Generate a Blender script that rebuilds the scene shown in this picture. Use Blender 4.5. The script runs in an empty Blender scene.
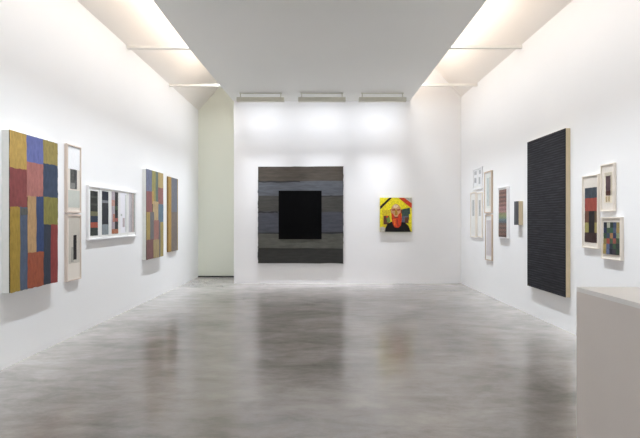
import bpy, bmesh, math, random
from mathutils import Vector, Matrix

random.seed(7)
scene = bpy.context.scene
C = scene.collection
PI = math.pi

# ------------------------------------------------------------------ scale of the room (metres)
FPX = 440.0            # focal length of the lens for a 640 px wide frame
EYE = 1.41             # camera height
VX, VY = 319.0, 220.0  # vanishing point of the room's long axis
XL, XR = -2.987, 3.154 # side walls
YB, YR = 9.77, 10.88   # back wall, recess wall
YF = -3.6              # wall behind the camera
ZL, ZR = 4.12, 4.14    # tops of the side walls, where the sloped ceiling starts
SLAB = 4.05            # underside of the dropped ceiling


# ------------------------------------------------------------------ materials
def lin(c):
    c = c / 255.0
    return c / 12.92 if c <= 0.04045 else ((c + 0.055) / 1.055) ** 2.4


def tone(rgb, k=1.0, sat=1.0):
    """a colour mixed a little towards its own grey and lightened or deepened by k"""
    l = [lin(v) for v in rgb]
    g = 0.2126 * l[0] + 0.7152 * l[1] + 0.0722 * l[2]
    out = []
    for v in l:
        v = max(0.0, min(1.0, (g + (v - g) * sat) * k))
        out.append(int(round(255 * (v * 12.92 if v <= 0.0031308 else 1.055 * v ** (1 / 2.4) - 0.055))))
    return tuple(out)


def col(rgb, k=1.0):
    return tuple(min(1.0, lin(v) * k) for v in rgb) + (1.0,)


MATS = {}


def base_mat(name):
    m = bpy.data.materials.new(name)
    m.use_nodes = True
    nt = m.node_tree
    b = nt.nodes['Principled BSDF']
    return m, nt, b


def plain(name, rgb, rough=0.6, spec=0.3, metal=0.0, mottle=0.02, scale=6.0):
    """a painted / lacquered surface with a faint mottling"""
    if name in MATS:
        return MATS[name]
    m, nt, b = base_mat(name)
    tc = nt.nodes.new('ShaderNodeTexCoord')
    nz = nt.nodes.new('ShaderNodeTexNoise')
    nz.inputs['Scale'].default_value = scale
    nz.inputs['Detail'].default_value = 4
    rp = nt.nodes.new('ShaderNodeValToRGB')
    c = col(rgb)
    rp.color_ramp.elements[0].position = 0.3
    rp.color_ramp.elements[1].position = 0.7
    rp.color_ramp.elements[0].color = tuple(v * (1 - mottle) for v in c[:3]) + (1,)
    rp.color_ramp.elements[1].color = tuple(min(1, v * (1 + mottle)) for v in c[:3]) + (1,)
    nt.links.new(tc.outputs['Object'], nz.inputs['Vector'])
    nt.links.new(nz.outputs['Fac'], rp.inputs['Fac'])
    nt.links.new(rp.outputs['Color'], b.inputs['Base Color'])
    b.inputs['Roughness'].default_value = rough
    b.inputs['Specular IOR Level'].default_value = spec
    b.inputs['Metallic'].default_value = metal
    MATS[name] = m
    return m


def paint(rgb, vary=0.13, stretch=(9, 9, 3.2), second=None, rough=0.55, spec=0.25):
    """brushed oil paint: streaks of a darker and a lighter tone of one colour"""
    key = ('paint', rgb, vary, stretch, second)
    if key in MATS:
        return MATS[key]
    m, nt, b = base_mat('oil_paint_%d_%d_%d' % rgb)
    tc = nt.nodes.new('ShaderNodeTexCoord')
    mp = nt.nodes.new('ShaderNodeMapping')
    mp.inputs['Scale'].default_value = stretch
    mp.inputs['Location'].default_value = (random.random() * 9, 0, random.random() * 9)
    nz = nt.nodes.new('ShaderNodeTexNoise')
    nz.inputs['Scale'].default_value = 4.0
    nz.inputs['Detail'].default_value = 6
    nz.inputs['Roughness'].default_value = 0.65
    rp = nt.nodes.new('ShaderNodeValToRGB')
    c = col(rgb, 1.05)
    d = col(second, 1.05) if second else tuple(v * (1 - vary * 1.6) for v in c[:3]) + (1,)
    rp.color_ramp.elements[0].position = 0.32
    rp.color_ramp.elements[1].position = 0.66
    rp.color_ramp.elements[0].color = d
    rp.color_ramp.elements[1].color = tuple(min(1, v * (1 + vary)) for v in c[:3]) + (1,)
    bp = nt.nodes.new('ShaderNodeBump')
    bp.inputs['Strength'].default_value = 0.25
    bp.inputs['Distance'].default_value = 0.002
    nt.links.new(tc.outputs['Object'], mp.inputs['Vector'])
    nt.links.new(mp.outputs['Vector'], nz.inputs['Vector'])
    nt.links.new(nz.outputs['Fac'], rp.inputs['Fac'])
    nt.links.new(nz.outputs['Fac'], bp.inputs['Height'])
    nt.links.new(rp.outputs['Color'], b.inputs['Base Color'])
    nt.links.new(bp.outputs['Normal'], b.inputs['Normal'])
    b.inputs['Roughness'].default_value = rough
    b.inputs['Specular IOR Level'].default_value = spec
    MATS[key] = m
    return m


def wood(name, rgb, dark=0.8):
    if name in MATS:
        return MATS[name]
    m, nt, b = base_mat(name)
    tc = nt.nodes.new('ShaderNodeTexCoord')
    mp = nt.nodes.new('ShaderNodeMapping')
    mp.inputs['Scale'].default_value = (40, 40, 3)
    nz = nt.nodes.new('ShaderNodeTexNoise')
    nz.inputs['Scale'].default_value = 3
    nz.inputs['Detail'].default_value = 5
    rp = nt.nodes.new('ShaderNodeValToRGB')
    c = col(rgb)
    rp.color_ramp.elements[0].position = 0.3
    rp.color_ramp.elements[1].position = 0.7
    rp.color_ramp.elements[0].color = tuple(v * dark for v in c[:3]) + (1,)
    rp.color_ramp.elements[1].color = c
    nt.links.new(tc.outputs['Object'], mp.inputs['Vector'])
    nt.links.new(mp.outputs['Vector'], nz.inputs['Vector'])
    nt.links.new(nz.outputs['Fac'], rp.inputs['Fac'])
    nt.links.new(rp.outputs['Color'], b.inputs['Base Color'])
    b.inputs['Roughness'].default_value = 0.5
    MATS[name] = m
    return m


def concrete():
    """polished grey concrete: clouded, brushed along X, with patches of uneven polish"""
    m, nt, b = base_mat('polished_concrete')
    tc = nt.nodes.new('ShaderNodeTexCoord')

    def noise(scale, loc, detail, rough=0.6, dist=0.0):
        mp = nt.nodes.new('ShaderNodeMapping')
        mp.inputs['Scale'].default_value = scale
        mp.inputs['Location'].default_value = loc
        nz = nt.nodes.new('ShaderNodeTexNoise')
        nz.inputs['Scale'].default_value = 1.0
        nz.inputs['Detail'].default_value = detail
        nz.inputs['Roughness'].default_value = rough
        nz.inputs['Distortion'].default_value = dist
        nt.links.new(tc.outputs['Object'], mp.inputs['Vector'])
        nt.links.new(mp.outputs['Vector'], nz.inputs['Vector'])
        return nz

    big = noise((0.8, 1.3, 1), (3.1, 0, 0), 6, 0.62, 0.5)
    fine = noise((2.6, 6.0, 1), (0, 5, 0), 9, 0.72, 0.3)
    mix = nt.nodes.new('ShaderNodeMath')
    mix.operation = 'MULTIPLY_ADD'
    mix.inputs[1].default_value = 0.55
    sub = nt.nodes.new('ShaderNodeMath')
    sub.operation = 'MULTIPLY'
    sub.inputs[1].default_value = 0.45
    nt.links.new(fine.outputs['Fac'], sub.inputs[0])
    nt.links.new(big.outputs['Fac'], mix.inputs[0])
    nt.links.new(sub.outputs['Value'], mix.inputs[2])
    rp = nt.nodes.new('ShaderNodeValToRGB')
    rp.color_ramp.elements[0].position = 0.33
    rp.color_ramp.elements[1].position = 0.67
    rp.color_ramp.elements[0].color = FLOOR_D
    rp.color_ramp.elements[1].color = FLOOR_L
    nt.links.new(mix.outputs['Value'], rp.inputs['Fac'])
    nt.links.new(rp.outputs['Color'], b.inputs['Base Color'])
    rr = nt.nodes.new('ShaderNodeMapRange')
    rr.inputs['From Min'].default_value = 0.3
    rr.inputs['From Max'].default_value = 0.7
    rr.inputs['To Min'].default_value = 0.15
    rr.inputs['To Max'].default_value = 0.225
    nt.links.new(fine.outputs['Fac'], rr.inputs['Value'])
    nt.links.new(rr.outputs['Result'], b.inputs['Roughness'])
    b.inputs['Specular IOR Level'].default_value = 0.9
    return m


FLOOR_D = (0.190, 0.179, 0.169, 1)
FLOOR_L = (0.51, 0.486, 0.463, 1)
WALL = plain('white_wall_paint', (240, 240, 241), 0.85, 0.1, mottle=0.008, scale=1.2)
RECESS = plain('recess_wall_light_tint', (233, 236, 224), 0.85, 0.1, mottle=0.008, scale=1.2)  # white wall; the greenish light in the recess is tinted into its colour
CEIL = plain('ceiling_paint', (236, 236, 233), 0.9, 0.1, mottle=0.006, scale=1.0)
ROOF = plain('sloped_ceiling_paint', (236, 232, 228), 0.9, 0.1, mottle=0.012, scale=1.0)
BEAM = plain('white_beam_paint', (240, 238, 232), 0.6, 0.2)
GAP = plain('dark_shadow_gap', (70, 70, 66), 0.8, 0.1)
COUNTER = plain('warm_white_counter_paint', (236, 229, 224), 0.55, 0.25, mottle=0.008)
COUNTERTOP = plain('white_counter_top_paint', (250, 249, 247), 0.5, 0.25, mottle=0.006)
CANVAS = plain('primed_white_canvas', (232, 233, 230), 0.8, 0.1, mottle=0.02, scale=30)
WHITEFRAME = plain('white_frame_lacquer', (238, 238, 240), 0.45, 0.3)
CREAM = wood('cream_limed_wood', (236, 228, 217), 0.93)
PINKWOOD = wood('limed_pinkish_wood', (222, 206, 194), 0.92)
TANWOOD = wood('pale_tan_wood', (205, 184, 164), 0.9)
PLYWOOD = wood('pale_plywood', (212, 197, 166), 0.86)
MATW = plain('white_mount_board', (240, 239, 238), 0.9, 0.05, mottle=0.01)
MATC = plain('cream_mount_board', (232, 224, 216), 0.9, 0.05, mottle=0.01)
METAL = plain('grey_beige_metal', (204, 202, 188), 0.45, 0.4, 0.15, mottle=0.01)


def glass_mat():
    m = bpy.data.materials.new('picture_glass')
    m.use_nodes = True
    nt = m.node_tree
    nt.nodes.remove(nt.nodes['Principled BSDF'])
    out = nt.nodes['Material Output']
    tr = nt.nodes.new('ShaderNodeBsdfTransparent')
    tr.inputs['Color'].default_value = (0.985, 0.99, 0.985, 1)
    gl = nt.nodes.new('ShaderNodeBsdfGlossy')
    gl.inputs['Roughness'].default_value = 0.03
    lw = nt.nodes.new('ShaderNodeLayerWeight')
    lw.inputs['Blend'].default_value = 0.5
    pw = nt.nodes.new('ShaderNodeMath')
    pw.operation = 'POWER'
    pw.inputs[1].default_value = 5
    fr = nt.nodes.new('ShaderNodeMath')
    fr.operation = 'MULTIPLY_ADD'
    fr.inputs[1].default_value = 0.35
    fr.inputs[2].default_value = 0.018
    nt.links.new(lw.outputs['Facing'], pw.inputs[0])
    nt.links.new(pw.outputs[0], fr.inputs[0])
    mx = nt.nodes.new('ShaderNodeMixShader')
    nt.links.new(fr.outputs[0], mx.inputs['Fac'])
    nt.links.new(tr.outputs['BSDF'], mx.inputs[1])
    nt.links.new(gl.outputs['BSDF'], mx.inputs[2])
    nt.links.new(mx.outputs['Shader'], out.inputs['Surface'])
    return m


GLASS = glass_mat()


def lamp_mat(strength):
    m = bpy.data.materials.new('lit_lamp_diffuser')
    m.use_nodes = True
    b = m.node_tree.nodes['Principled BSDF']
    b.inputs['Base Color'].default_value = (0.9, 0.9, 0.9, 1)
    b.inputs['Emission Color'].default_value = (0.95, 0.97, 1, 1)
    b.inputs['Emission Strength'].default_value = strength
    return m


LAMP = lamp_mat(1.0)


# ------------------------------------------------------------------ mesh helpers
def add_box(bm, lo, hi, mat=0):
    x0, y0, z0 = lo
    x1, y1, z1 = hi
    v = [bm.verts.new(p) for p in ((x0, y0, z0), (x1, y0, z0), (x1, y1, z0), (x0, y1, z0),
                                   (x0, y0, z1), (x1, y0, z1), (x1, y1, z1), (x0, y1, z1))]
    fs = []
    for q in ((0, 3, 2, 1), (4, 5, 6, 7), (0, 1, 5, 4), (1, 2, 6, 5), (2, 3, 7, 6), (3, 0, 4, 7)):
        f = bm.faces.new([v[i] for i in q])
        f.material_index = mat
        fs.append(f)
    return fs


def add_prism(bm, pts, d, mat=0):
    """pts: a planar loop; d: the offset vector of the opposite loop"""
    d = Vector(d)
    a = [bm.verts.new(p) for p in pts]
    b = [bm.verts.new(Vector(p) + d) for p in pts]
    n = len(pts)
    bm.faces.new(a).material_index = mat
    bm.faces.new(b[::-1]).material_index = mat
    for i in range(n):
        bm.faces.new((a[i], b[i], b[(i + 1) % n], a[(i + 1) % n])).material_index = mat
    bmesh.ops.recalc_face_normals(bm, faces=bm.faces[:])


def add_tube(bm, p, q, r, n=12):
    p, q = Vector(p), Vector(q)
    ax = (q - p).normalized()
    s = ax.orthogonal().normalized()
    t = ax.cross(s)
    a = [bm.verts.new(p + r * (s * math.cos(2 * PI * i / n) + t * math.sin(2 * PI * i / n))) for i in range(n)]
    b = [bm.verts.new(q + r * (s * math.cos(2 * PI * i / n) + t * math.sin(2 * PI * i / n))) for i in range(n)]
    bm.faces.new(a[::-1])
    bm.faces.new(b)
    for i in range(n):
        bm.faces.new((a[i], a[(i + 1) % n], b[(i + 1) % n], b[i]))


def bevel(bm, w=0.002, seg=2):
    es = [e for e in bm.edges if len(e.link_faces) == 2 and e.calc_face_angle(0) > 0.6]
    bmesh.ops.bevel(bm, geom=es, offset=w, segments=seg, affect='EDGES', profile=0.5)


def obj(name, bm, mats, parent=None):
    me = bpy.data.meshes.new(name)
    bm.to_mesh(me)
    bm.free()
    for m in (mats if isinstance(mats, (list, tuple)) else [mats]):
        me.materials.append(m)
    o = bpy.data.objects.new(name, me)
    C.objects.link(o)
    if parent is not None:
        o.parent = parent
    return o


def thing(name, label, cat, loc=(0, 0, 0), rz=0.0, group=None):
    o = bpy.data.objects.new(name, None)
    o.empty_display_size = 0.2
    C.objects.link(o)
    o.location = loc
    o.rotation_euler = (0, 0, rz)
    o['label'] = label
    o['category'] = cat
    if group:
        o['group'] = group
    return o


def struct(name, bm, mats, label=None):
    o = obj(name, bm, mats)
    o['kind'] = 'structure'
    if label:
        o['label'] = label
    return o


# ------------------------------------------------------------------ the room
bm = bmesh.new()
add_box(bm, (XL - 0.2, YF - 0.2, -0.15), (XR + 0.2, YR + 0.2, 0.0))
struct('floor', bm, concrete(), 'polished grey concrete gallery floor with soft cloudy streaks')

bm = bmesh.new()
add_box(bm, (XL - 0.2, YF - 0.2, 0), (XL, YR + 0.2, ZL))
struct('wall_left', bm, WALL, 'white left gallery wall hung with six pictures')
bm = bmesh.new()
add_box(bm, (XR, YF - 0.2, 0), (XR + 0.2, YB, ZR))
struct('wall_right', bm, WALL, 'white right gallery wall hung with framed works and a tall dark painting')

SL = 1.11       # rise of the sloped ceiling per metre
ZC = 5.75       # flat top of the roof space
xl_top = XL + (ZC - ZL) / SL
xr_top = XR - (ZC - ZR) / SL
XE = -1.888     # left end of the back wall

bm = bmesh.new()
zc_at = ZL + (XE - XL) * SL
add_prism(bm, [(XE, YB, 0), (XR + 0.2, YB, 0), (XR + 0.2, YB, ZR), (XR, YB, ZR), (xr_top, YB, ZC), (xl_top, YB, ZC), (XE, YB, zc_at)],
          (0, YR - YB + 0.2, 0))
struct('wall_back', bm, WALL, 'white back wall with the black square painting and the portrait')

bm = bmesh.new()
add_prism(bm, [(XL, YR, 0), (XE, YR, 0), (XE, YR, zc_at), (XL, YR, ZL)], (0, 0.2, 0))
struct('wall_recess', bm, RECESS, 'white end wall of the recess at the left of the back wall, dim greenish light tinted into its colour')

bm = bmesh.new()
add_box(bm, (XL, YR - 0.012, 0), (XE, YR, 0.03))
struct('trim_1', bm, GAP, 'thin dark shadow gap at the foot of the recess wall')

bm = bmesh.new()
add_prism(bm, [(XL - 0.2, YF, 0), (XR + 0.2, YF, 0), (XR + 0.2, YF, ZR), (XR, YF, ZR), (xr_top, YF, ZC), (xl_top, YF, ZC), (XL, YF, ZL), (XL - 0.2, YF, ZL)],
          (0, -0.2, 0))
struct('wall_front', bm, WALL, 'white wall behind the viewer')

bm = bmesh.new()
T = 0.15
add_prism(bm, [(XL - 0.2, YF, ZL), (XL, YF, ZL), (xl_top, YF, ZC), (xr_top, YF, ZC), (XR, YF, ZR), (XR + 0.2, YF, ZR),
               (XR + 0.2, YF, ZR + T), (xr_top, YF, ZC + T), (xl_top, YF, ZC + T), (XL - 0.2, YF, ZL + T)], (0, YR + 0.2 - YF, 0))
struct('ceiling', bm, ROOF, 'sloped white upper ceiling seen in the lit slots beside the dropped ceiling')

# dropped ceiling: a white slab between the two slots
SXL, SXR, STH = -1.995, 2.015, 0.13
bm = bmesh.new()
add_prism(bm, [(SXL, YF, SLAB), (SXR, YF, SLAB), (SXR, YB, SLAB), (XE - 0.012, YB, SLAB), (SXL, 7.0, SLAB)], (0, 0, STH))
struct('ceiling_dropped', bm, CEIL, 'flat light grey dropped ceiling panel over the middle of the room')

# tie beams crossing the slots
nb = 0
for yb in (6.83, 8.76):
    for side in (-1, 1):
        bm = bmesh.new()
        if side < 0:
            add_box(bm, (XL, yb, SLAB + 0.024), (SXL + 0.02, yb + 0.06, SLAB + 0.070))
        else:
            add_box(bm, (SXR - 0.02, yb, SLAB + 0.034), (XR, yb + 0.06, SLAB + 0.080))
        nb += 1
        struct('trim_%d' % (nb + 1), bm, BEAM, 'slim white beam across the %s ceiling slot, %s one' %
               ('left' if side < 0 else 'right', 'nearer' if yb < 8 else 'farther'))


# ------------------------------------------------------------------ pictures
class Face:
    """a picture plane on one wall; u runs to the right along the wall, v up, w out of the wall"""

    def __init__(self, wall, x_left, x_right, y_top, y_bot, t, at='near'):
        # x_left / x_right: picture edges, y_top / y_bot: heights at its near edge, read off the photograph
        self.wall, self.t = wall, t
        if wall == 'left':
            self.D = -XL - t
            near = x_left
        elif wall == 'right':
            self.D = XR - t
            near = x_right
        else:
            self.Y = YB - t
            near = x_left
        self.s0, self.s1 = self.along(x_left), self.along(x_right)
        self.w = abs(self.s1 - self.s0)
        d = self.depth(near)
        self.z1 = EYE - (y_top - VY) * d / FPX
        self.z0 = EYE - (y_bot - VY) * d / FPX
        self.h = self.z1 - self.z0

    def depth(self, px):
        return self.Y if self.wall == 'back' else self.D * FPX / abs(px - VX)

    def along(self, px):
        return (px - VX) * self.Y / FPX if self.wall == 'back' else self.depth(px)

    def uv(self, px, py):
        """pixel -> metres from the picture's bottom centre"""
        s = self.along(px)
        m = (self.s0 + self.s1) / 2
        u = (m - s) if self.wall == 'right' else (s - m)
        z = EYE - (py - VY) * self.depth(px) / FPX
        return u, z - self.z0

    def rect(self, x0, y0, x1, y1):
        xc = (x0 + x1) / 2
        u0, u1 = self.uv(x0, y0)[0], self.uv(x1, y0)[0]
        return (u0, self.uv(xc, y1)[1], u1, self.uv(xc, y0)[1])

    def root(self, name, label, cat, group=None):
        m = (self.s0 + self.s1) / 2
        g = 0.0015
        if self.wall == 'left':
            return thing(name, label, cat, (XL + g, m, self.z0), PI / 2, group)
        if self.wall == 'right':
            return thing(name, label, cat, (XR - g, m, self.z0), -PI / 2, group)
        return thing(name, label, cat, (m, YB - g, self.z0), 0, group)


def quad(bm, r, w, mat, wob=0.0, n=7):
    """a painted patch at height w above the wall; its edges wander by wob"""
    u0, v0, u1, v1 = r
    j = lambda: random.uniform(-wob, wob)
    pts = []
    for a, b in (((u0, v0), (u1, v0)), ((u1, v0), (u1, v1)), ((u1, v1), (u0, v1)), ((u0, v1), (u0, v0))):
        for i in range(n):
            f = i / n
            pts.append((a[0] + (b[0] - a[0]) * f + j(), -w, a[1] + (b[1] - a[1]) * f + j()))
    f = bm.faces.new([bm.verts.new(p) for p in pts])
    f.normal_update()
    if f.normal.y > 0:
        f.normal_flip()
    f.material_index = mat


def poly(bm, pts, w, mat):
    f = bm.faces.new([bm.verts.new((u, -w, v)) for u, v in pts])
    f.normal_update()
    if f.normal.y > 0:
        f.normal_flip()
    f.material_index = mat


def clampr(r, W, H):
    return (max(r[0], -W / 2), max(r[1], 0), min(r[2], W / 2), min(r[3], H))


def painted_face(face, root, blocks, ground, wob, name='painted_surface', lay=0.0004, k=1.0, sat=1.0):
    """one thin panel carrying all the painted patches"""
    mats = [paint(ground)]
    bm = bmesh.new()
    W, H, t = face.w, face.h, face.t
    add_box(bm, (-W / 2, -t - 0.0005, 0), (W / 2, -t + 0.004, H), 0)
    for n_, b in enumerate(blocks):
        px, rgb = b[0], tone(b[1], k, sat)
        m = paint(rgb, *(b[2:]))
        if m not in mats:
            mats.append(m)
        r = clampr(face.rect(*px), W, H)
        r = (r[0] + 0.001, r[1] + 0.001, r[2] - 0.001, r[3] - 0.001)
        quad(bm, r, t + 0.001 + lay * n_, mats.index(m), min(wob, (r[2] - r[0]) * 0.08))
    return obj(name, bm, mats, root)


def canvas_body(face, root, mat, name='canvas_edge', back=0.0):
    bm = bmesh.new()
    W, H, t = face.w, face.h, face.t
    add_box(bm, (-W / 2, -t + 0.004, 0), (W / 2, -back, H))
    bevel(bm, 0.002, 2)
    return obj(name, bm, mat, root)


def frame_part(face, root, mat, rim=0.018, name='frame', bottom=None):
    """mitred four-sided moulding, open in the middle"""
    W, H, t = face.w, face.h, face.t
    rim = min(rim, W * 0.2)
    bm = bmesh.new()

    def ring(y, i):
        return [bm.verts.new(p) for p in ((-W / 2 + i, y, i), (W / 2 - i, y, i), (W / 2 - i, y, H - i), (-W / 2 + i, y, H - i))]
    loops = [ring(0, 0), ring(-t + 0.001, 0), ring(-t, 0.001), ring(-t, rim - 0.001), ring(-t + 0.001, rim), ring(0, rim)]
    for a, b in zip(loops, loops[1:] + loops[:1]):
        for i in range(4):
            bm.faces.new((a[i], a[(i + 1) % 4], b[(i + 1) % 4], b[i]))
    bmesh.ops.recalc_face_normals(bm, faces=bm.faces[:])
    obj(name, bm, mat, root)
    return rim


def board(face, root, mat, rim, name='mount_board'):
    depth = face.t - 0.011
    W, H = face.w, face.h
    bm = bmesh.new()
    add_box(bm, (-W / 2 + rim, -depth, rim), (W / 2 - rim, 0, H - rim))
    return obj(name, bm, mat, root)


def pane(face, root, rim):
    W, H, t = face.w, face.h, face.t
    bm = bmesh.new()
    y = -t + 0.003
    f = bm.faces.new([bm.verts.new(p) for p in ((-W / 2 + rim, y, rim), (W / 2 - rim, y, rim), (W / 2 - rim, y, H - rim), (-W / 2 + rim, y, H - rim))])
    return obj('glass', bm, GLASS, root)


def sheet(face, root, px, patches, rgb, depth=None, wob=0.002, name='art_sheet', rect=None, thick=0.0012):
    """a sheet of paper carrying painted patches, mounted on the board"""
    depth = face.t - 0.0109
    mats = [paint(rgb, 0.03)]
    r = rect or face.rect(*px)
    bm = bmesh.new()
    add_box(bm, (r[0], -depth - thick, r[1]), (r[2], -depth, r[3]), 0)
    for k, b in enumerate(patches):
        m = paint(tone(b[1], 0.84, 0.76), *(b[2:]))
        if m not in mats:
            mats.append(m)
        q = face.rect(*b[0])
        q = (max(q[0], r[0]), max(q[1], r[1]), min(q[2], r[2]), min(q[3], r[3]))
        quad(bm, q, depth + thick + 0.0003 * (k + 1), mats.index(m), min(wob, abs(q[2] - q[0]) * 0.1))
    return obj(name, bm, mats, root)


# ---- left wall: large block painting nearest the viewer
f = Face('left', 9.2, 57.5, 129.5, 293.2, 0.072)
r = f.root('block_picture', 'large thick canvas of bold ochre, blue, red and rust colour blocks, biggest on its wall', 'painting')
canvas_body(f, r, CANVAS)
painted_face(f, r, [
    ((9, 125, 26.8, 169.5), (196, 160, 72)),
    ((26.2, 120, 43.4, 165), (106, 114, 176)),
    ((42.8, 120, 58, 166), (160, 142, 74)),
    ((9, 168.5, 26.8, 208.5), (144, 72, 72)),
    ((26.2, 163, 43.2, 197.5), (182, 116, 108)),
    ((42.8, 164.5, 58, 198.5), (66, 80, 104)),
    ((49.5, 222.5, 58, 290), (152, 64, 62)),
    ((42.3, 222.5, 50.5, 290), (56, 64, 80)),
    ((42.8, 197, 58, 224.5), (140, 132, 62)),
    ((18.3, 207, 27.6, 296), (84, 98, 122)),
    ((9, 206.5, 19.6, 296), (172, 140, 38)),
    ((26.8, 196, 36.6, 254), (190, 152, 102)),
    ((35.6, 196.5, 43.2, 254), (56, 76, 120)),
    ((26.8, 252, 43, 292), (166, 84, 54)),
    ((19.8, 208.5, 26.8, 215), (92, 96, 92)),
], (60, 55, 40), 0.005, k=0.84, sat=0.88)

# ---- two tall whitewashed frames, one over the other
f = Face('left', 67.2, 81.3, 143.3, 212.4, 0.035)
r = f.root('framed_picture', 'tall limed wood frame with a grey picture under white paper, upper of the two', 'framed picture')
rim = frame_part(f, r, PINKWOOD, 0.016)
board(f, r, MATC, rim)
sheet(f, r, (69.0, 147, 80.3, 169.5), [], (244, 244, 248))
sheet(f, r, (71.0, 169.5, 77.6, 189), [
    ((71, 169.5, 77.6, 189), (104, 102, 102), 0.3, (14, 14, 14)), ((74.6, 171, 77.3, 180), (84, 84, 86), 0.3), ((71.3, 183, 75.5, 188.5), (150, 148, 145))], (120, 118, 116))
sheet(f, r, (69.0, 190.5, 80.3, 207.5), [], (204, 206, 200))
pane(f, r, rim)

f = Face('left', 67.2, 81.3, 214.4, 282.0, 0.035)
r = f.root('framed_picture', 'tall limed wood frame with a black upright bar on beige paper, lower of the two', 'framed picture')
rim = frame_part(f, r, PINKWOOD, 0.016)
board(f, r, MATC, rim)
sheet(f, r, (69.4, 218, 80.2, 263), [
    ((69.4, 218, 80.2, 263), (220, 210, 198), 0.04), ((71.6, 247, 74.4, 262), (190, 186, 174)), ((74.0, 235, 77.2, 259.6), (42, 36, 40), 0.3)], (222, 212, 200))
pane(f, r, rim)

# ---- wide white frame with five upright sheets
f = Face('left', 88.7, 136.6, 184.8, 240.4, 0.035)
r = f.root('framed_picture', 'wide white frame holding five upright painted paper strips side by side', 'framed picture')
rim = frame_part(f, r, WHITEFRAME, 0.022)
board(f, r, MATW, rim)
K = (54, 54, 56)
sheet(f, r, (91, 191, 98.4, 235.6), [
    ((91, 190, 98.4, 212.5), (58, 62, 60), 0.3, (5, 5, 14)), ((91, 196, 98.4, 198), (84, 90, 84)), ((91, 203.5, 98.4, 205.5), (80, 84, 80)),
    ((91, 211.5, 98.4, 216.5), (136, 132, 92)), ((91, 216, 98.4, 222.8), (50, 64, 92)),
    ((91, 222.3, 98.4, 228), (208, 88, 60)), ((91, 227.6, 98.4, 236), (66, 76, 72), 0.3, (5, 5, 14))], K)
sheet(f, r, (102.6, 191.4, 109, 234.6), [
    ((102.6, 191, 109, 200.5), (44, 48, 66)), ((102.6, 200.3, 109, 203.2), (150, 154, 160)), ((102.6, 203, 109, 224.5), (58, 60, 68), 0.3),
    ((102.6, 224.3, 109, 235), (148, 160, 168))], (60, 62, 70))
sheet(f, r, (112.2, 192, 118.6, 233.6), [
    ((112.2, 192, 115.6, 234), (196, 180, 192), 0.15), ((112.2, 200, 115.4, 206), (218, 158, 142)), ((113.4, 214, 115.6, 222), (214, 130, 110)),
    ((115.4, 192, 118.6, 234), (38, 36, 40), 0.3), ((115.6, 206, 118, 210), (70, 104, 66)), ((115.6, 218, 118.4, 221.5), (196, 92, 84)),
    ((112.2, 229, 118.6, 234), (206, 120, 74))], (200, 186, 192))
sheet(f, r, (121, 192.8, 127, 232.8), [
    ((123.2, 218, 125.2, 227), (206, 186, 190)), ((121.2, 214, 122.6, 216), (206, 212, 208)), ((125.6, 195, 126.9, 232), (226, 230, 230))], (238, 236, 244))
sheet(f, r, (129.4, 193.4, 135.3, 232), [
    ((129.4, 193, 131.0, 232), (214, 206, 218)), ((131.0, 193, 132.8, 232), (192, 186, 190), 0.2), ((132.8, 193, 134.2, 232), (214, 184, 178), 0.2),
    ((134.0, 193, 135.3, 232), (176, 180, 176), 0.2)], (214, 206, 208))
five = sorted((c for c in r.children if c.name.startswith('art_sheet')), key=lambda c: c.name)
for c, l in zip(five, ('dark strip with olive, navy and orange bands', 'black strip ending in pale blue-grey', 'half lavender, half black strip with an orange foot',
                       'almost blank white strip', 'pale pinkish striped strip')):
    c['label'] = l
for px in (100.5, 110.6, 119.8, 128.2):
    u = f.uv(px, 210)[0]
    bm = bmesh.new()
    add_box(bm, (u - 0.008, -f.t + 0.006, rim), (u + 0.008, -f.t + 0.0108, f.h - rim))
    bevel(bm, 0.0012, 1)
    obj('divider', bm, WHITEFRAME, r)
pane(f, r, rim)

# ---- medium block painting
f = Face('left', 146.1, 163.1, 168.6, 260.0, 0.066)
r = f.root('block_picture', 'tall white-edged canvas of narrow muted colour blocks beside the wide white frame', 'painting')
canvas_body(f, r, CANVAS)
painted_face(f, r, [
    ((146, 160, 152.1, 192), (112, 118, 146)),
    ((151.8, 160, 155.8, 202), (154, 146, 66)),
    ((155.5, 160, 158.4, 202), (98, 116, 112)),
    ((158, 160, 164, 188.8), (182, 154, 82)),
    ((158, 188, 164, 205), (154, 98, 92)),
    ((146, 191.4, 152.1, 213), (150, 90, 90)),
    ((151.7, 191, 153.5, 204), (188, 144, 52)),
    ((152.6, 201.5, 158.4, 221), (186, 158, 106)),
    ((158, 204, 164, 223), (92, 120, 142)),
    ((146, 212, 150.3, 241), (176, 148, 60)),
    ((149.8, 212, 153.8, 241), (112, 112, 116)),
    ((153.3, 220, 158.8, 241), (164, 108, 96)),
    ((158.3, 222, 160.4, 260), (110, 106, 112)),
    ((160, 222, 164, 260), (170, 148, 66)),
    ((146, 239.5, 153.4, 264), (134, 86, 84)),
    ((152.9, 239.5, 158.8, 262), (164, 142, 86)),
], (80, 74, 60), 0.005, k=0.95, sat=0.75)

# ---- narrow ochre and grey painting
f = Face('left', 168.2, 177.7, 176.4, 252.1, 0.03)
r = f.root('striped_picture', 'narrow tall ochre and grey painting closest to the recess', 'painting')
canvas_body(f, r, wood('ochre_brown_edge', (150, 116, 62), 0.85))
painted_face(f, r, [
    ((168, 170, 171.6, 256), (178, 140, 66)),
    ((171.2, 170, 177.9, 213), (116, 118, 130)),
    ((171.2, 212, 177.9, 256), (124, 112, 108)),
    ((177.0, 170, 177.9, 256), (150, 122, 64)),
], (100, 84, 60), 0.003, k=0.95, sat=0.9)

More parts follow.
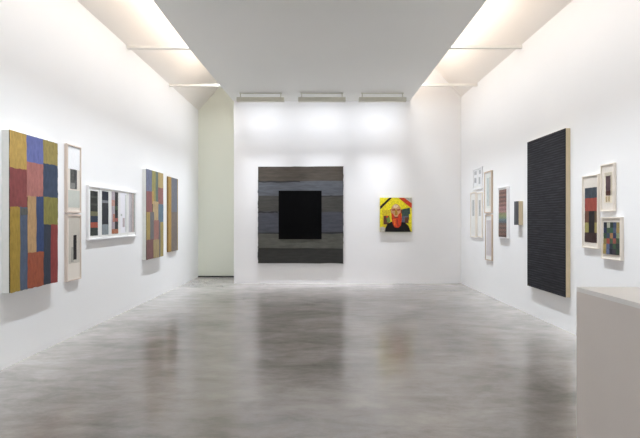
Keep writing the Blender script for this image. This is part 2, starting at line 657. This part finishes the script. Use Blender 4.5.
# ---- back wall: dark banded painting with a black square
f = Face('back', 258.1, 343.2, 166.7, 263.2, 0.05)
r = f.root('dark_picture', 'large dark painting of grey horizontal bands around a black square', 'painting')
canvas_body(f, r, plain('dark_grey_canvas_edge', (84, 84, 84), 0.8, 0.1))
H_ = (0.8, 5, 5)
painted_face(f, r, [
    ((258, 160, 344, 182.2), (77, 70, 61), 0.18, H_),
    ((258, 181.2, 344, 196.8), (86, 89, 96), 0.18, H_),
    ((258, 195.8, 344, 212.6), (68, 67, 63), 0.18, H_),
    ((258, 211.8, 344, 233.6), (70, 72, 81), 0.18, H_),
    ((258, 232.8, 344, 249.6), (86, 86, 79), 0.18, H_),
    ((258, 248.8, 344, 266), (51, 51, 49), 0.18, H_),
    ((258, 181.0, 300, 182.4), (46, 46, 46)), ((258, 211.4, 278, 213.0), (44, 44, 46)), ((258, 232.2, 344, 233.6), (48, 48, 50)),
    ((321, 195.6, 344, 196.8), (54, 54, 54)), ((258, 248.2, 344, 249.4), (50, 50, 48)),
], (50, 50, 50), 0.012, lay=0.0003, k=1.0, sat=0.85)
bm = bmesh.new()
q = f.rect(278.6, 190.7, 321.6, 239.2)
add_box(bm, (q[0], -f.t - 0.012, q[1]), (q[2], -f.t - 0.0005, q[3]))
bevel(bm, 0.001, 1)
ins = obj('black_square', bm, paint((11, 11, 12), 0.15, (9, 9, 1.6), None, 0.85, 0.04), r)
ins['label'] = 'inset black square panel'

# ---- back wall: portrait
f = Face('back', 380.0, 411.8, 197.7, 231.9, 0.035)
r = f.root('portrait_picture', 'small square yellow portrait painting of a bald red-bearded man in dark clothes', 'painting')
canvas_body(f, r, plain('yellowish_canvas_edge', (190, 176, 60), 0.8, 0.1))
W, H = f.w, f.h
cols = dict(yel=(236, 222, 40), yel2=(214, 190, 44), blk=(24, 22, 22), red=(206, 66, 36), gry=(186, 180, 170), grn=(62, 84, 78),
            skin=(204, 156, 112), skin2=(232, 206, 172), dred=(150, 56, 38), org=(226, 110, 44), ochre=(170, 130, 50), brn=(96, 58, 44), slate=(92, 96, 108), grn2=(110, 140, 70))
pm = [paint(tone(c, 0.9, 1.0), 0.22, (9, 9, 9)) for c in cols.values()]
ci = {k: i for i, k in enumerate(cols)}
bm = bmesh.new()
add_box(bm, (-W / 2, -f.t - 0.0005, 0), (W / 2, -f.t + 0.004, H), ci['yel'])
layer = [0]


def pp(c, pts):
    layer[0] += 1
    poly(bm, [(((x - 42) / 330.0 - 0.5) * W * 0.998, (1 - (y - 38) / 356.0) * H * 0.998 + 0.0008) for x, y in pts], f.t + 0.0008 + 0.0004 * layer[0], ci[c])


pp('yel2', [(42, 165), (150, 165), (150, 340), (42, 340)])
pp('yel', [(42, 160), (64, 160), (70, 345), (42, 350)])
pp('blk', [(138, 38), (168, 38), (44, 160), (42, 128)])
pp('red', [(232, 38), (300, 38), (372, 92), (372, 150), (330, 118)])
pp('gry', [(290, 38), (372, 38), (372, 96)])
pp('grn', [(262, 160), (352, 142), (356, 215), (342, 268), (272, 256)])
pp('slate', [(268, 228), (338, 226), (338, 300), (262, 300)])
pp('brn', [(300, 245), (338, 240), (338, 305), (300, 300)])
pp('yel', [(342, 210), (372, 206), (372, 330), (346, 330)])
pp('brn', [(78, 226), (134, 226), (134, 316), (78, 316)])
pp('gry', [(42, 345), (74, 340), (110, 360), (92, 394), (42, 394)])
pp('grn2', [(108, 250), (140, 240), (150, 290), (118, 296)])
pp('red', [(104, 226), (124, 226), (122, 246), (104, 244)])
pp('blk', [(92, 394), (98, 350), (118, 312), (160, 288), (200, 300), (246, 290), (300, 296), (338, 330), (360, 394)])
pp('dred', [(148, 160), (164, 152), (170, 205), (160, 210)])       # ears
pp('dred', [(250, 158), (268, 162), (264, 208), (250, 205)])
head = [(207 + 50 * math.cos(a), 168 + 64 * math.sin(a) * (1.0 if math.sin(a) < 0 else 1.5)) for a in [2 * PI * i / 28 for i in range(28)]]
pp('skin', head)
pp('skin2', [(180, 118), (204, 108), (226, 116), (232, 138), (206, 146), (178, 140)])
pp('dred', [(166, 160), (196, 156), (204, 164), (196, 172), (168, 172)])       # brows and eyes
pp('dred', [(216, 162), (246, 156), (254, 168), (222, 174)])
pp('red', [(158, 196), (176, 205), (196, 236), (222, 236), (240, 204), (260, 190), (268, 262), (258, 330), (232, 350), (196, 348), (178, 322), (162, 262)])
pp('ochre', [(200, 164), (214, 164), (226, 212), (208, 220), (194, 212)])       # nose
pp('brn', [(190, 238), (228, 236), (232, 246), (188, 248)])       # mouth
pp('org', [(176, 262), (204, 258), (202, 330), (188, 326)])
pp('dred', [(214, 276), (226, 262), (232, 330), (222, 340)])
obj('painted_surface', bm, pm, r)

# ---- right wall, far group
f = Face('right', 472.5, 482.0, 166.1, 188.6, 0.02)
r = f.root('framed_picture', 'small white frame with pale grey marks, above two narrow white frames', 'framed picture')
rim = frame_part(f, r, WHITEFRAME, 0.03)
board(f, r, MATW, rim)
G1 = (206, 206, 211)
sheet(f, r, (473.6, 169, 477, 186), [((474, 171.5, 476.2, 175), G1), ((474, 178, 476, 183), (196, 196, 202))], (236, 236, 239))
sheet(f, r, (477.6, 168.6, 481.2, 186), [((478.6, 170, 480.6, 174), G1), ((478.2, 177, 480, 184), (202, 202, 208))], (236, 236, 239))
pane(f, r, rim)

for (x0, x1), lab in (((470.3, 475.5), 'narrow white frame with a grey streak, hanging farthest down the right wall'),
                      ((476.7, 481.9), 'narrow white frame with a grey streak, second from the far corner')):
    f = Face('right', x0, x1, 191.9, 237.6, 0.025)
    r = f.root('framed_picture', lab, 'framed picture')
    rim = frame_part(f, r, CREAM, 0.022)
    board(f, r, MATW, rim)
    xm = (x0 + x1) / 2
    sheet(f, r, (xm - 1.7, 195, xm + 1.7, 234), [((xm - 0.9, 200, xm + 0.9, 216), (192, 194, 195), 0.2)], (232, 231, 229))
    pane(f, r, rim)

f = Face('right', 484.2, 491.4, 170.2, 213.0, 0.03)
r = f.root('framed_picture', 'tall pale wood frame with a faint blue-grey sheet, above the pinkish one', 'framed picture')
rim = frame_part(f, r, TANWOOD, 0.02)
board(f, r, MATW, rim)
sheet(f, r, (485.4, 175, 490.5, 208), [((486.4, 178, 488.6, 206), (212, 222, 224)), ((488.8, 177, 490.2, 206), (224, 222, 214))], (226, 228, 225))
pane(f, r, rim)

f = Face('right', 485.0, 491.6, 214.6, 261.2, 0.028)
r = f.root('framed_picture', 'tall pale wood frame with a faint pinkish sheet, below the blue-grey one', 'framed picture')
rim = frame_part(f, r, TANWOOD, 0.016)
board(f, r, MATW, rim)
sheet(f, r, (486, 220, 490.9, 256), [((486, 220.5, 490.9, 255), (222, 212, 217), 0.05)], (224, 215, 218))
pane(f, r, rim)

f = Face('right', 497.7, 506.9, 186.2, 238.4, 0.045)
r = f.root('framed_picture', 'white box frame with a column of brick red, green and brown stripes', 'framed picture')
rim = frame_part(f, r, WHITEFRAME, 0.014)
board(f, r, MATW, rim)
stripes = []
y = 190.0
tones = [(150, 108, 96), (122, 84, 76), (164, 116, 104), (112, 82, 78), (158, 104, 92), (128, 90, 84), (168, 120, 112), (140, 96, 88), (182, 128, 128), (166, 116, 116),
         (188, 134, 132), (150, 146, 100), (146, 158, 96), (128, 150, 112), (106, 134, 140), (92, 108, 120), (116, 92, 84), (140, 104, 88), (104, 80, 74), (138, 98, 84),
         (110, 84, 78), (134, 92, 80), (98, 78, 72)]
for c in tones:
    stripes.append(((498.3, y, 506.6, y + 2.05), c))
    y += 2.05
sheet(f, r, (498.6, 189.6, 506.3, 237.4), stripes, (120, 96, 88))
pane(f, r, rim)

f = Face('right', 514.2, 518.5, 201.1, 225.0, 0.07)
r = f.root('block_picture', 'small deep pale wood block with a dark grey face', 'painting')
canvas_body(f, r, PLYWOOD, 'wood_block')
painted_face(f, r, [((514, 195, 516.2, 230), (100, 102, 114)), ((516, 195, 518.7, 230), (84, 86, 94))], (90, 92, 100), 0.002, k=0.7, sat=0.5)

# ---- tall dark painting on a pale wood stretcher
f = Face('right', 527.6, 565.7, 128.2, 297.4, 0.06)
r = f.root('dark_picture', 'very tall charcoal painting of fine horizontal lines with a pale wood edge', 'painting')
canvas_body(f, r, PLYWOOD, 'wood_edge')
bm = bmesh.new()
W, H, t = f.w, f.h, f.t
m1 = paint((43, 43, 46), 0.2, (1.4, 9, 12), None, 0.7, 0.12)
m2 = paint((57, 57, 62), 0.3, (1.4, 9, 12), None, 0.7, 0.12)
add_box(bm, (-W / 2, -t - 0.004, 0), (W / 2, -t + 0.004, H), 0)
n = 64
for i in range(n):
    v = (i + 0.5) / n * H
    pts = []
    for s in (0, 1):
        rng = range(13) if s == 0 else range(12, -1, -1)
        for k in rng:
            u = -W / 2 + 0.006 + (W - 0.012) * k / 12
            pts.append((u, v + (-0.5 if s == 0 else 0.5) * H / n * 0.46 + random.uniform(-0.0025, 0.0025)))
    poly(bm, pts, t + 0.0055, 1)
obj('painted_surface', bm, [m1, m2], r)

# ---- three cream frames near the counter
f = Face('right', 581.8, 597.8, 173.8, 249.2, 0.03)
r = f.root('framed_picture', 'tallest cream frame, with slate, red and yellow blocks, nearest the tall charcoal painting', 'framed picture')
rim = frame_part(f, r, CREAM, 0.014)
board(f, r, MATC, rim)
sheet(f, r, (584.2, 187.6, 597.0, 242.4), [
    ((584, 187, 597.2, 198.6), (70, 82, 94), 0.2), ((584, 198, 597.2, 211.6), (178, 72, 54)),
    ((584, 211, 588.6, 223), (128, 80, 52)), ((593.6, 211, 597.2, 223), (120, 92, 56)),
    ((584, 222.6, 588.8, 234), (176, 164, 66)), ((593.4, 222.6, 597.2, 234), (180, 160, 72)),
    ((588.2, 211, 594.0, 233), (50, 44, 46), 0.25), ((584, 232.6, 597.2, 243), (74, 48, 46), 0.25)], (110, 80, 60))
pane(f, r, rim)

f = Face('right', 600.3, 613.7, 162.4, 211.2, 0.03)
r = f.root('framed_picture', 'cream frame with a small purple-brown bar on a wide white mount', 'framed picture')
rim = frame_part(f, r, CREAM, 0.014)
board(f, r, MATC, rim)
sheet(f, r, (603.6, 172.2, 611.4, 203), [
    ((603.8, 172.5, 611.2, 177), (226, 212, 184)), ((605.0, 175.8, 609.9, 195.4), (106, 78, 84), 0.25), ((605.2, 191, 609.7, 195.6), (88, 50, 42)),
    ((605, 196.4, 606.8, 202), (206, 178, 130)), ((607.4, 196.2, 609.4, 201.8), (210, 182, 134)), ((610.2, 176, 611.2, 195), (222, 208, 178))], (234, 224, 206))
pane(f, r, rim)

f = Face('right', 600.9, 620.6, 216.9, 261.2, 0.035)
r = f.root('framed_picture', 'cream frame with a multicoloured checkerboard of small blocks', 'framed picture')
rim = frame_part(f, r, CREAM, 0.014)
board(f, r, MATC, rim)
gcols = [
    [(40, 48, 62), (190, 190, 168), (54, 70, 58), (70, 86, 120), (170, 146, 70)],
    [(46, 56, 96), (74, 104, 70), (56, 110, 80), (84, 100, 138), (182, 150, 64)],
    [(54, 90, 66), (66, 84, 110), (184, 126, 66), (58, 66, 110), (150, 160, 110)],
    [(146, 130, 60), (186, 74, 58), (74, 104, 72), (180, 84, 74), (70, 90, 62)],
    [(192, 160, 66), (92, 110, 154), (48, 56, 72), (60, 96, 60), (56, 62, 66)],
    [(176, 150, 58), (106, 120, 160), (36, 38, 52), (66, 58, 70), (48, 76, 54)],
]
pt = []
x0, x1, y0, y1 = 603.0, 619.0, 222.4, 254.4
for i, row in enumerate(gcols):
    for j, c in enumerate(row):
        pt.append(((x0 + (x1 - x0) * j / 5, y0 + (y1 - y0) * i / 6, x0 + (x1 - x0) * (j + 1) / 5, y0 + (y1 - y0) * (i + 1) / 6), c))
sheet(f, r, (602.9, 222.2, 619.1, 254.6), pt, (70, 70, 70))
pane(f, r, rim)

# ------------------------------------------------------------------ ceiling wall-washers above the back wall
YW = 9.15


def washer_parts(root):
    L = 0.98
    bm = bmesh.new()   # trough: face, floor, top and two end caps, open towards the wall
    pts = [(0, -0.05, -0.05), (0, 0.055, -0.05), (0, 0.055, -0.042), (0, -0.042, -0.042), (0, -0.042, 0.022), (0, 0.055, 0.022), (0, 0.055, 0.03), (0, -0.05, 0.03)]
    add_prism(bm, [(-L / 2, p[1], p[2]) for p in pts], (L, 0, 0))
    for s in (-1, 1):
        x = s * L / 2
        add_box(bm, (min(x, x - s * 0.008), -0.05, -0.05), (max(x, x - s * 0.008), 0.055, 0.03))
    h = obj('housing', bm, METAL, root)
    bm = bmesh.new()
    add_box(bm, (-L / 2 + 0.02, -0.035, -0.03), (L / 2 - 0.02, -0.022, 0.015))
    obj('diffuser', bm, LAMP, root)
    for s in (-1, 1):
        bm = bmesh.new()
        x = s * 0.42
        add_tube(bm, (x, 0, 0.029), (x, 0, 0.116), 0.009)
        add_tube(bm, (x, 0, 0.116), (x, 0, SLAB - 3.922 - 0.001), 0.028, 16)
        obj('stem', bm, METAL, root)
    bm = bmesh.new()
    add_box(bm, (-0.42, -0.012, 0.115), (0.42, 0.012, SLAB - 3.922 - 0.001))
    obj('mounting_rail', bm, METAL, root)


wl = ['grey wall-washer light over the black square painting, hung at the recess end of the row',
      'grey wall-washer light hung in the middle of the row of three',
      'grey wall-washer light above the yellow portrait, end of the row']
proto = None
for i, px in enumerate((260.6, 321.9, 382.4)):
    x = (px - VX) * YW / FPX
    r = thing('ceiling_light', wl[i], 'ceiling light', (x, YW, 3.922), 0, 'wall-washer lights on the dropped ceiling')
    if proto is None:
        washer_parts(r)
        proto = r
    else:
        for ch in list(proto.children):
            c = ch.copy()
            C.objects.link(c)
            c.parent = r

# ------------------------------------------------------------------ white counter at the right edge
X0, X1, YA, YE, ZT = 1.5, 2.42, 0.75, 2.563, 1.02
r = thing('reception_counter', 'plain white waist-high counter block standing on the floor beside the viewer', 'counter', ((X0 + X1) / 2, (YA + YE) / 2, 0))
cx, cy = (X0 + X1) / 2, (YA + YE) / 2
hx, hy = (X1 - X0) / 2, (YE - YA) / 2
bm = bmesh.new()
add_box(bm, (-hx + 0.02, -hy + 0.02, 0), (hx - 0.02, hy - 0.02, 0.06))
obj('plinth', bm, GAP, r)
bm = bmesh.new()
add_box(bm, (-hx, -hy, 0.06), (hx, hy, ZT - 0.025))
bevel(bm, 0.003, 2)
obj('body', bm, COUNTER, r)
bm = bmesh.new()
add_box(bm, (-hx, -hy, ZT - 0.025), (hx, hy, ZT))
bevel(bm, 0.003, 2)
obj('countertop', bm, COUNTERTOP, r)


# ------------------------------------------------------------------ lights
def area(name, loc, aim, sx, sy, power, color=(1, 1, 1), spread=180):
    l = bpy.data.lights.new(name, 'AREA')
    l.shape = 'RECTANGLE'
    l.size, l.size_y = sx, sy
    l.energy = power
    l.color = color
    l.spread = math.radians(spread)
    o = bpy.data.objects.new(name, l)
    C.objects.link(o)
    o.location = loc
    d = Vector(aim).normalized()
    # local -Z along d, local X along the strip
    z = -d
    x = Vector((0, 1, 0)) if abs(d.y) < 0.5 and sx > 2 else Vector((1, 0, 0))
    x = (x - z * x.dot(z)).normalized()
    y = z.cross(x)
    o.rotation_euler = Matrix((x, y, z)).transposed().to_euler()
    return o


BACK = (0.90, 0.93, 1.0)
COOL = (0.875, 0.94, 1.0)
WARM = (1.0, 0.88, 0.76)
zs = SLAB + STH + 0.10
for s, xe, yb in ((-1, SXL, 10.2), (1, SXR, 9.45)):
    Ya = -1.5
    Lc, Ll = (Ya + yb) / 2, yb - Ya
    # linear wall-washers on top of the dropped ceiling's edges
    area('slot_wash_wide', (xe - s * 0.015, Lc, zs), (s * 0.45, 0, -0.89), Ll, 0.05, 2.4 * Ll, COOL, 140)
    area('slot_wash_low', (xe - s * 0.015, Lc, zs), (s * 0.225, 0, -0.974), Ll, 0.05, 4.1 * Ll, COOL, 47)
    # warm uplights behind them, on the slab, washing the sloped ceiling
    area('slot_uplight', (xe - s * 0.26, 4.5, SLAB + STH + 0.05), (s * 0.14, 0, 1), 9.0, 0.06, 60, WARM, 175)

for px in (260.6, 321.9, 382.4):
    x = (px - VX) * YW / FPX
    area('back_wash', (x, YW + 0.09, 3.90), (0, 0.62, -1), 0.94, 0.04, 2.1, BACK, 165)
    area('back_wash_mid', (x, YW + 0.09, 3.90), (0, 0.36, -1), 0.94, 0.04, 0.7, BACK, 110)
    area('back_wash_low', (x, YW + 0.09, 3.90), (0, 0.12, -1), 0.94, 0.04, 5.0, BACK, 44)

w = bpy.data.worlds.new('World')
scene.world = w
w.use_nodes = True
w.node_tree.nodes['Background'].inputs['Color'].default_value = (0.02, 0.02, 0.02, 1)

# ------------------------------------------------------------------ camera
cam = bpy.data.cameras.new('Camera')
cam.sensor_width = 36
cam.lens = 36 * FPX / 640
cam.shift_x = (320 - VX) / 640
cam.shift_y = (VY - 219) / 640
cam.clip_start = 0.05
co = bpy.data.objects.new('Camera', cam)
C.objects.link(co)
co.location = (0, 0, EYE)
co.rotation_euler = (PI / 2, 0, 0)
scene.camera = co

vs = scene.view_settings
vs.view_transform = 'Standard'
vs.look = 'None'
vs.gamma = 1
vs.use_curve_mapping = False
vs.exposure = 0.69
scene.cycles.max_bounces = 14
scene.cycles.diffuse_bounces = 8
scene.cycles.sample_clamp_indirect = 6
